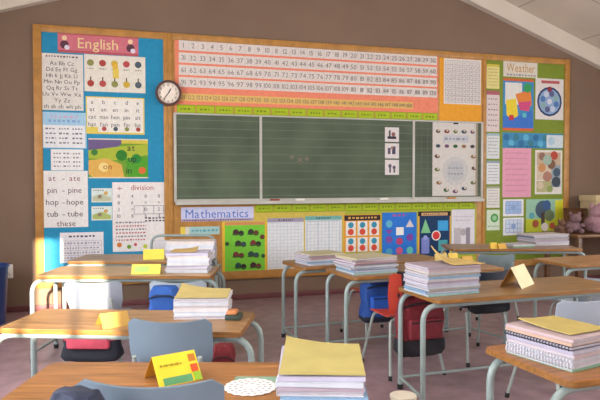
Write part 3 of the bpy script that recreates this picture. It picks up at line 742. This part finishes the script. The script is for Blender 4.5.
# blue tub at the left edge
p = CW(-13, 5.3)
r = thing('plastic_tub', 'dark blue plastic tub standing at the left edge near the socket', 'tub', p)
def tubf(u, v):
    a = 2 * PI * u; R = .13 + .03 * v; return (R * math.cos(a), R * math.sin(a), .001 + .50 * v)
b = MB().grid(tubf, 24, 6); bmesh.ops.remove_doubles(b.bm, verts=b.bm.verts[:], dist=.0005); b.prism_z(circ(.13, 24), 0, .008)
b.build('body', mat('#22386e', rough=.45), r)
rim = MB()
vs = [(rr * math.cos(2 * PI * i / 24), rr * math.sin(2 * PI * i / 24), z) for i in range(24) for rr, z in ((.155, .49), (.17, .49), (.17, .51), (.155, .51))]
rim.faces(vs, [[i * 4 + j, i * 4 + (j + 1) % 4, ((i + 1) % 24) * 4 + (j + 1) % 4, ((i + 1) % 24) * 4 + j] for i in range(24) for j in range(4)])
rim.build('rim', mat('#2d4684', rough=.4), r)

# ================================================================== stacks of exercise books
PAGE = mat('#b5b0ba', rough=.8, var=.06, scale=60, kind='pages')
DARKEN = lambda h, k: '#%02x%02x%02x' % tuple(int(int(h[i:i + 2], 16) * k) for i in (1, 3, 5))
def book(name, label, cat, loc, rz, w, d, t, cover, group, comb=False, spine=0, shade=1):
    r = thing(name, label, cat, loc, rz, group)
    cm = mat(DARKEN(cover, shade), rough=.55, var=.06, scale=18, kind='card_cover'); ct = .0022
    b = MB().box(-w / 2, w / 2, -d / 2, d / 2, 0, ct, bev=.0004, seg=1).box(-w / 2, w / 2, -d / 2, d / 2, t - ct, t, bev=.0004, seg=1)
    if not comb and spine == 0: b.box(-w / 2, -w / 2 + .0016, -d / 2, d / 2, ct * .5, t - ct * .5)
    if not comb and spine == 1: b.box(-w / 2, w / 2, -d / 2, -d / 2 + .0016, ct * .5, t - ct * .5)
    b.build('cover', cm, r, smooth=False)
    MB().box(-w / 2 + (.0016 if not comb else .003), w / 2 - .003, -d / 2 + .0035, d / 2 - .003, ct, t - ct).build('pages', PAGE, r, smooth=False)
    if comb:
        cb = MB()
        n = 22
        for i in range(n):
            y = -d / 2 + d * (i + .5) / n
            cb.tube([(-w / 2 + .010, y, t + .0003), (-w / 2 - .006, y, t - .001), (-w / 2 - .008, y, t / 2), (-w / 2 - .006, y, .001), (-w / 2 + .006, y, .0005)], .0022, 5)
        cb.build('comb_binding', mat('#c9ccd6' if comb != 'dark' else '#2d3040', rough=.35), r)
    return r
COLN = {'#c9c4dc': 'pale lilac', '#8fb4d8': 'light blue', '#d9c2c6': 'pale pink', '#cfd6e2': 'bluish white', '#dddbe0': 'white', '#5f97c4': 'blue', '#b9a9b8': 'mauve', '#a8d0d0': 'pale turquoise',
        '#b0a8a4': 'grey', '#d8cfa8': 'cream', '#c4a0a8': 'dusty pink', '#7a8aa8': 'slate blue', '#8fc0a0': 'pale green', '#e3d9d4': 'off-white', '#3a3a52': 'dark blue', '#d8b5a0': 'peach', '#c8b252': 'yellow'}
def stack(where, base, rz, w, d, ths, cols, group, jit=.006, topz=HD, rot=.03, shade=.84, combs=()):
    z = topz + .0006; n = len(ths)
    for i, (t, c_) in enumerate(zip(ths, cols)):
        k = n - 1 - i
        lab = '%s exercise book, %s of the stack %s' % (COLN[c_], ('topmost' if k == 0 else 'bottom one' if i == 0 else ORD[k] + ' from top'), where)
        p = Vector((base.x + random.uniform(-jit, jit), base.y + random.uniform(-jit, jit), z))
        book('exercise_book', lab, 'book', p, rz + random.uniform(-rot, rot), w, d, t, c_, group, comb=({i: 'dark'}.get(i) if i in combs and combs[i] == 'd' else (i in combs)) if isinstance(combs, dict) else False, spine=random.choice((0, 1, 1)), shade=shade)
        z += t + .0004
    return z
def frame_of(fl, fr, d, z=HD):
    """centre and heading of a footprint from its measured front edge"""
    a, b = Pz(*fl, z), Pz(*fr, z); v = b - a; rz = math.atan2(v.y, v.x)
    c_ = (a + b) / 2 + Vector((-math.sin(rz), math.cos(rz), 0)) * d / 2
    return c_, rz, v.length
def folder(label, loc, rz, w, d, color, curl=.02, corner=(0, 1), bump=0):
    """a limp card folder lying on a stack, one corner curling up"""
    def f(u, v):
        cu = (1 - u if corner[0] == 0 else u) * (v if corner[1] else 1 - v)
        return ((u - .5) * w, (v - .5) * d, .004 + curl * cu ** 2.5 + bump * math.sin(PI * v) * (1 - u * .5))
    o = MB().grid(f, 10, 10, th=.003).build('card_folder', mat(color, rough=.6, var=.08, scale=9, kind='manila'), loc=loc, rz=rz)
    return tag(o, label, 'folder')

# nearest stack
zt = .752
c_, rz, wv = frame_of((277, 374), (363, 376), .29, zt)
rz = math.radians(-19)
cols = ['#cfd6e2', '#c9c4dc', '#8fb4d8', '#dddbe0', '#c9c4dc', '#dddbe0', '#d9c2c6', '#8fb4d8', '#dddbe0', '#b9a9b8', '#cfd6e2', '#c9c4dc']
z = stack('on the nearest desk', c_, rz, .215, .29, [.0118] * 12, cols, 'exercise books on the nearest desk', .006, rot=.035, shade=.92)
folder('yellow card folder on top of the tall book stack at the bottom of the photo', (c_.x, c_.y, z), rz, .212, .285, '#b2a463', .022)
# large desk stack
c_, rz, wv = frame_of((428, 297.5), (480, 293.5), .25)
cols = ['#a8d0d0', '#8fb4d8', '#b0a8a4', '#cfd6e2', '#c9c4dc', '#b9a9b8', '#dddbe0', '#8fb4d8', '#b0a8a4', '#e3d9d4', '#d9c2c6', '#b9a9b8']
z = stack('on the large desk', c_, rz, wv, .25, [.0125, .014, .013, .012, .014, .0125, .014, .012, .013, .0125, .0135, .012], cols, 'exercise books on the large desk', .007)
folder('tan card folder curling up on top of the books on the large desk', (c_.x + .10, c_.y + .005, z), rz, wv * .58, .24, '#c4a862', .085, (0, 1), .0)
# middle desk stack
c_, rz, wv = frame_of((354, 275.2), (397, 272), .26)
cols = ['#a8d0d0', '#8fb4d8', '#dddbe0', '#cfd6e2', '#b9a9b8', '#c4a0a8', '#e3d9d4', '#d8cfa8']
z = stack('on the middle desk', c_, rz, wv, .27, [.0135, .014, .013, .015, .013, .014, .012, .012], cols, 'exercise books on the middle desk', .014, rot=.10)
# farthest middle desk
c_, rz, wv = frame_of((309, 266), (344, 263.6), .24)
cols = ['#cfd6e2', '#8fb4d8', '#dddbe0', '#c4a0a8', '#b9a9b8', '#d8cfa8']
z = stack('on the farthest middle desk', c_, rz, wv, .24, [.014, .014, .013, .014, .013, .012], cols, 'exercise books on the farthest middle desk', .010, rot=.08)
# comb-bound stack lower right
a, b = Pz(573, 373.5, HD), Pz(506, 353, HD); L = (b - a).length; rz = math.atan2((b - a).y, (b - a).x) - PI / 2
wv = .215
c_ = (a + b) / 2 + Vector((math.cos(rz), math.sin(rz), 0)) * wv / 2
L = min(L, .31)
cols = ['#8fc0a0', '#dddbe0', '#cfd6e2', '#d9c2c6', '#c9c4dc', '#3a3a52', '#d8b5a0', '#d9c2c6']
z = stack('at the lower right', c_, rz, wv, L, [.010, .018, .014, .012, .014, .013, .012, .011], cols, 'books at the lower right', .004, rot=.02, combs={1: 1, 2: 1, 5: 'd'})
folder('yellow card folder on the comb-bound books at the lower right', (c_.x + .025, c_.y + .015, z), rz - .03, .19, L * .82, '#b7a35c', .012)
# second left desk
c_, rz, wv = frame_of((173, 319.5), (228, 319), .24)
cols = ['#dddbe0', '#cfd6e2', '#dddbe0', '#e3d9d4', '#cfd6e2', '#dddbe0']
z = stack('on the second left desk', c_, rz, wv, .235, [.015] * 6, cols, 'white books on the second left desk', .006, rot=.03, shade=.97)
folder('tan card folder on the white books of the second left desk', (c_.x, c_.y, z), rz, wv * .97, .23, '#b8a668', .03, (0, 1))
# third left desk
c_, rz, wv = frame_of((166, 273), (208, 272.8), .24)
cols = ['#cfd6e2', '#dddbe0', '#c9c4dc', '#dddbe0', '#cfd6e2', '#dddbe0', '#e3d9d4', '#c9c4dc']
z = stack('on the third left desk', c_, rz, wv, .24, [.0165] * 8, cols, 'white books on the third left desk', .008, rot=.05, shade=.97)
folder('tan sheet lying on the white paper stack of the third left desk', (c_.x - .03, c_.y + .02, z), rz, wv * .6, .2, '#c3a668', .02, (1, 1))
# farthest left desk
c_, rz, wv = frame_of((166, 258), (214, 257.8), .22)
cols = ['#dddbe0', '#cfd6e2', '#e3d9d4', '#c9c4dc', '#dddbe0', '#cfd6e2', '#dddbe0', '#e3d9d4']
z = stack('on the farthest left desk', c_, rz, wv, .21, [.0165] * 8, cols, 'white books on the farthest left desk', .006, rot=.03, shade=.97)
# far right desk
c_, rz, wv = frame_of((534, 246.5), (569, 245), .24)
cols = ['#dddbe0', '#b0a8a4', '#b9a9b8', '#b0a8a4', '#7a8aa8', '#e3d9d4']
z = stack('on the far right desk', c_, rz, wv, .25, [.018, .02, .018, .016, .018, .014], cols, 'books on the far right desk', .01, rot=.06)
c_, rz, wv = frame_of((514, 247.8), (533, 247.2), .2)
stack('left of the far right books', c_, rz, wv + .02, .2, [.012, .012], ['#8fc0a0', '#dddbe0'], 'papers on the far right desk', .004)

# ================================================================== folded name cards and small things on the desks
def tent(label, fl, fr, hgt, color, side=None, z=HD, depth=.09, rz_add=0, deco=None, flip=False):
    a, b = Pz(*fl, z), Pz(*fr, z); v = b - a; rz = math.atan2(v.y, v.x) + rz_add; w = v.length; t = .0012
    r = thing('name_card', label, 'card', ((a.x + b.x) / 2, (a.y + b.y) / 2, z + .0004), rz, 'folded name cards')
    c1 = mat(color, rough=.6, var=.05, scale=10, kind='card'); c2 = mat(side or color, rough=.6, var=.05, scale=10, kind='card')
    h2 = math.sqrt(max(1e-4, hgt ** 2 - (depth / 2) ** 2)) if hgt > depth / 2 else hgt
    def slab(y0, y1):
        return MB().faces([(-w / 2, y0, 0), (w / 2, y0, 0), (w / 2, y1, h2), (-w / 2, y1, h2), (-w / 2, y0 + t, 0), (w / 2, y0 + t, 0), (w / 2, y1 + t, h2), (-w / 2, y1 + t, h2)],
                          [[0, 1, 2, 3], [7, 6, 5, 4], [0, 4, 5, 1], [1, 5, 6, 2], [2, 6, 7, 3], [3, 7, 4, 0]])
    slab(0, depth / 2).build('front_flap', c1, r, smooth=False); slab(depth, depth / 2 + .0012).build('back_flap', c2, r, smooth=False)
    if deco:
        mats = sorted({q[-1] for q in deco}); m = MB()
        for k, q in enumerate(deco):
            off = -.0008 - .0003 * k
            m.faces([(-w / 2 + u * w, depth / 2 * s_ + off, h2 * s_) for u, s_ in q[0]], [list(range(len(q[0])))], mats.index(q[-1]))
        m.build('drawing', [ink(h) for h in mats], r, smooth=False)
    return r
wig = lambda u0, u1, s_, c_: [([(u, s_ - .035 + .03 * (i % 2)), (u + (u1 - u0) / 9, s_ - .03), (u + (u1 - u0) / 9, s_ + .03), (u, s_ + .02 + .03 * ((i + 1) % 2))], c_) for i, u in enumerate([u0 + (u1 - u0) * k / 8 for k in range(8)])]
R_ = lambda u0, s0, u1, s1, c_: ([(u0, s0), (u1, s0), (u1, s1), (u0, s1)], c_)
tent('bright yellow folded card with green and red drawing on the nearest desk', (158, 387), (204, 380), .10, '#e6cf2e', '#c98e2a', depth=.12, rz_add=math.radians(9),
     deco=[R_(.12, .02, .78, .26, '#5d9a6a'), R_(.80, .3, .97, .56, '#d8562e'), R_(.82, .02, .99, .3, '#8fb83a'), R_(.8, .66, .96, .9, '#c27a30')] + wig(.12, .62, .66, '#a08c28'))
tent('tan folded card beside the chair on the second left desk', (103, 329), (131, 325), .075, '#b48c42', '#96702c', depth=.10)
tent('yellow and green folded card on the third left desk', (131, 274), (160, 273.8), .07, '#d9cf52', '#b8a838', depth=.06, deco=[R_(.1, .2, .6, .8, '#a8c46a')])
tent('yellow folded card on the farthest left desk', (143, 259.5), (164, 259), .085, '#e0cd4a', '#b09a3a', depth=.06)
tent('pale tan folded card standing on the large desk', (519, 289), (537, 284.5), .135, '#ddd2a2', '#c58f3c', depth=.13, rz_add=math.radians(8))
tent('small yellow card on the right end of the middle desk', (464, 263.5), (474, 262.7), .055, '#cda23c', '#a87f2c', depth=.05)
tent('yellow card standing left of the small yellow card on the middle desk', (450, 264.5), (459, 264), .085, '#d6b84a', '#a8862c', depth=.05)
tent('left yellow scrap card on the far right desk', (491, 249.2), (498, 249), .06, '#d8b23a', depth=.04)
tent('right yellow scrap card on the far right desk', (499, 249.2), (507, 248.8), .05, '#c99a2e', depth=.04)
tent('tall tan card behind the books on the large desk', (437, 281.5), (449, 280.5), .17, '#cdb56e', '#b8953c', depth=.05)
# doily on a green sheet
g = Pz(262, 383, HD)
o = MB().box(-.09, .09, -.06, .06, 0, .0012).build('paper_sheet', ink('#7f9c86'), loc=(g.x, g.y, HD + .0004), rz=LR, smooth=False)
tag(o, 'grey-green paper sheet under the white doily on the nearest desk', 'paper')
p = Pz(250, 387.5, HD)
r = thing('doily', 'round white paper doily with cut-out pattern on the nearest desk', 'doily', (p.x, p.y, HD + .002), LR)
n = 72; Rr = .079
out = [((Rr + .003 * math.cos(i * 12 * 2 * PI / n * 1.5)) * math.cos(2 * PI * i / n), (Rr + .003 * math.cos(i * 12 * 2 * PI / n * 1.5)) * math.sin(2 * PI * i / n)) for i in range(n)]
MB().prism_z(out, 0, .0012).build('paper_disc', ink('#dedad8'), r, smooth=False)
pt = MB()
for rr, k, q in ((.062, 20, .005), (.045, 14, .005), (.028, 9, .005)):
    for i in range(k):
        a = 2 * PI * i / k
        x, y = rr * math.cos(a), rr * math.sin(a)
        pt.prism_z([(x + q * math.cos(b), y + q * math.sin(b) * .7) for b in [2 * PI * j / 6 for j in range(6)]], .0011, .0017)
pt.build('cut_out_pattern', ink('#8a8690'), r, smooth=False)
# pencil box on second left desk
p = Pz(235, 320, HD)
r = thing('pencil_box', 'small orange and dark green pencil box right of the white books', 'box', (p.x, p.y + .03, HD + .0005), dB['rz'])
MB().box(-.035, .035, -.04, .04, 0, .022, bev=.003).build('body', mat('#2c3a32', rough=.5), r)
MB().box(-.030, .016, -.034, .034, .0225, .04, bev=.006).build('lid', mat('#c07a48', rough=.5), r)

# ================================================================== toys and box at the right end of the wall
tx0 = Wl(556, 230, D - .35)[0]
r = thing('side_table', 'low brown side table in the right corner under the pink toys', 'table', (tx0 + .9, D - .42, 0))
MB().box(-.9, .70, -.28, .32, .60, .63, bev=.006).build('tabletop', WOOD('#7a5636'), r)
for sx in (-.85, .65):
    for sy in (-.24, .28): MB().box(sx - .025, sx + .025, sy - .025, sy + .025, 0, .60, bev=.004).build('leg', WOOD('#6a4a30'), r)
def plush(label, px, py, sc, colr, rz):
    X, Z = Wl(px, py, D - .45)
    r = thing('soft_toy', label, 'toy', (X, D - .45, .6305), rz)
    fm = mat(colr, rough=.95, var=.15, scale=30, bump=.5, kind='plush')
    b = MB(); b.blob((0, 0, .085 * sc), (.11 * sc, .09 * sc, .085 * sc), n=16, noise=.03)
    b.build('body', fm, r)
    b = MB(); b.blob((.02, -.02, .20 * sc), (.075 * sc, .07 * sc, .068 * sc), n=14, noise=.03)
    for sx in (-1, 1): b.blob((.02 + sx * .055 * sc, 0, .262 * sc), (.026 * sc, .014 * sc, .026 * sc))
    b.blob((.02, -.085 * sc - .01, .19 * sc), (.03 * sc, .022 * sc, .022 * sc)); b.build('head', fm, r)
    for sx in (-1, 1):
        MB().blob((sx * .10 * sc, -.05 * sc, .11 * sc), (.032 * sc, .055 * sc, .03 * sc), n=10).build('arm', fm, r)
        MB().blob((sx * .075 * sc, -.10 * sc, .038 * sc), (.036 * sc, .07 * sc, .036 * sc), n=10).build('leg', fm, r)
plush('large pink soft toy on the side table in the right corner', 594, 232, 1.2, '#a07c84', .2)
plush('small mauve soft toy left of the large pink one', 573, 236, .85, '#806468', -.4)
plush('small brown soft toy at the left end of the side table', 559, 240, .6, '#6e4f40', .3)
X, Z = Wl(577, 228, D - .2)
r = thing('wicker_basket', 'tall brown wicker basket behind the soft toys', 'basket', (X, D - .16, .6305))
def bask(u, v):
    a = 2 * PI * u; R = .105 + .02 * v + .004 * math.sin(v * 60); return (R * math.cos(a), R * math.sin(a), .001 + .26 * v)
b = MB().grid(bask, 28, 30); bmesh.ops.remove_doubles(b.bm, verts=b.bm.verts[:], dist=.0004); b.prism_z(circ(.105, 28), 0, .01)
b.build('body', mat('#6a4428', rough=.85, var=.35, scale=50, kind='wicker'), r)
b = MB(); b.tube([(.125 * math.cos(2 * PI * i / 24), .125 * math.sin(2 * PI * i / 24), .262) for i in range(25)], .010, 8); b.build('rim', mat('#5a3a22', rough=.85), r)
X, Z = Wl(606, 211, D - .25)
r = thing('cardboard_box', 'beige cardboard box at the right edge behind the pink toy', 'box', (X, D - .22, .6305))
MB().box(-.24, .24, -.13, .13, 0, .40, bev=.004).build('body', mat('#b9a37e', rough=.8, var=.06), r)
MB().box(-.25, .25, -.14, .14, .36, .43, bev=.004).build('lid', mat('#c2ae88', rough=.8, var=.06), r)

# ================================================================== light
wd = bpy.data.worlds.new('World'); scn.world = wd; wd.use_nodes = True
nt = wd.node_tree; bg = nt.nodes['Background']
sky = nt.nodes.new('ShaderNodeTexSky'); sky.sky_type = 'PREETHAM' if False else 'HOSEK_WILKIE'; sky.turbidity = 3; sky.sun_direction = (0, -.97, .24)
nt.links.new(sky.outputs['Color'], bg.inputs['Color']); bg.inputs['Strength'].default_value = 1.0
def area(name, loc, rot, sx, sy, power, colr):
    l = bpy.data.lights.new(name, 'AREA'); l.shape = 'RECTANGLE'; l.size = sx; l.size_y = sy; l.energy = power; l.color = colr
    o = bpy.data.objects.new(name, l); col.objects.link(o); o.location = loc; o.rotation_euler = rot; return o
for i, h in enumerate(SIDE):
    ym, zm = (h[0] + h[1]) / 2, (h[2] + h[3]) / 2
    area('window_daylight', (XL - .17, ym, zm), (0, -PI / 2, 0), h[3] - h[2], h[1] - h[0], 150, (.93, .96, 1))
    area('window_daylight', (XR + .17, ym, zm), (0, PI / 2, 0), h[3] - h[2], h[1] - h[0], 110, (.93, .96, 1))
area('window_daylight', ((SUNWIN[0] + SUNWIN[1]) / 2, YB - .19, (SUNWIN[2] + SUNWIN[3]) / 2), (PI / 2, 0, 0), SUNWIN[1] - SUNWIN[0], SUNWIN[3] - SUNWIN[2], 40, (1, .98, .94))
# unseen strip fittings, added under the ceiling for soft fill light
FILL_LAMP = bpy.data.materials.new('fill_lamp_glow'); FILL_LAMP.use_nodes = True
b_ = FILL_LAMP.node_tree.nodes['Principled BSDF']; b_.inputs['Emission Color'].default_value = (1, .95, .88, 1); b_.inputs['Emission Strength'].default_value = 4
for i, (x, y) in enumerate(((.4, -.6), (4.2, -.6), (.4, 2.2), (4.2, 2.2))):
    zc = eave(x) + CH
    r = thing('added_ceiling_light', ['left rear', 'right rear', 'left front', 'right front'][i] + ' unseen fluorescent fitting, added under the ceiling for fill light', 'lamp', (x, y, zc - .16))
    MB().box(-.08, .08, -.62, .62, .03, .09, bev=.006).build('housing', WHITE, r)
    MB().tube([(-.0, -.6, .01), (-.0, .6, .01)], .016, 10).build('lamp_tube', FILL_LAMP, r)
    MB().tube([(0, 0, .09), (0, 0, .30)], .01, 8).build('rod', WHITE, r)
    area('fill_light', (x, y, zc - .17), (0, 0, 0), .12, 1.2, 26, (1, .95, .88))
sl = bpy.data.lights.new('sun', 'SUN'); sl.energy = 30; sl.angle = math.radians(.55); sl.color = (1, .86, .66)
so = bpy.data.objects.new('sun', sl); col.objects.link(so)
so.rotation_euler = Vector((-.05, 1.06, -.212)).to_track_quat('-Z', 'Y').to_euler(); so.location = (0, -6, 4)

# ================================================================== camera
cam = bpy.data.cameras.new('camera'); cam.sensor_width = 36; cam.lens = F_PX / 600 * 36; cam.clip_start = .02
co = bpy.data.objects.new('camera', cam); col.objects.link(co); co.location = (0, 0, H)
rr, uu = rt * math.cos(ROLL) + up * math.sin(ROLL), -rt * math.sin(ROLL) + up * math.cos(ROLL)
co.rotation_euler = Matrix((rr, uu, -fw)).transposed().to_euler()
scn.camera = co
vs = scn.view_settings; vs.view_transform = 'Standard'; vs.look = 'None'; vs.gamma = 1; vs.exposure = -.2; vs.use_curve_mapping = False
scn.cycles.max_bounces = 8; scn.cycles.diffuse_bounces = 5; scn.cycles.use_denoising = True
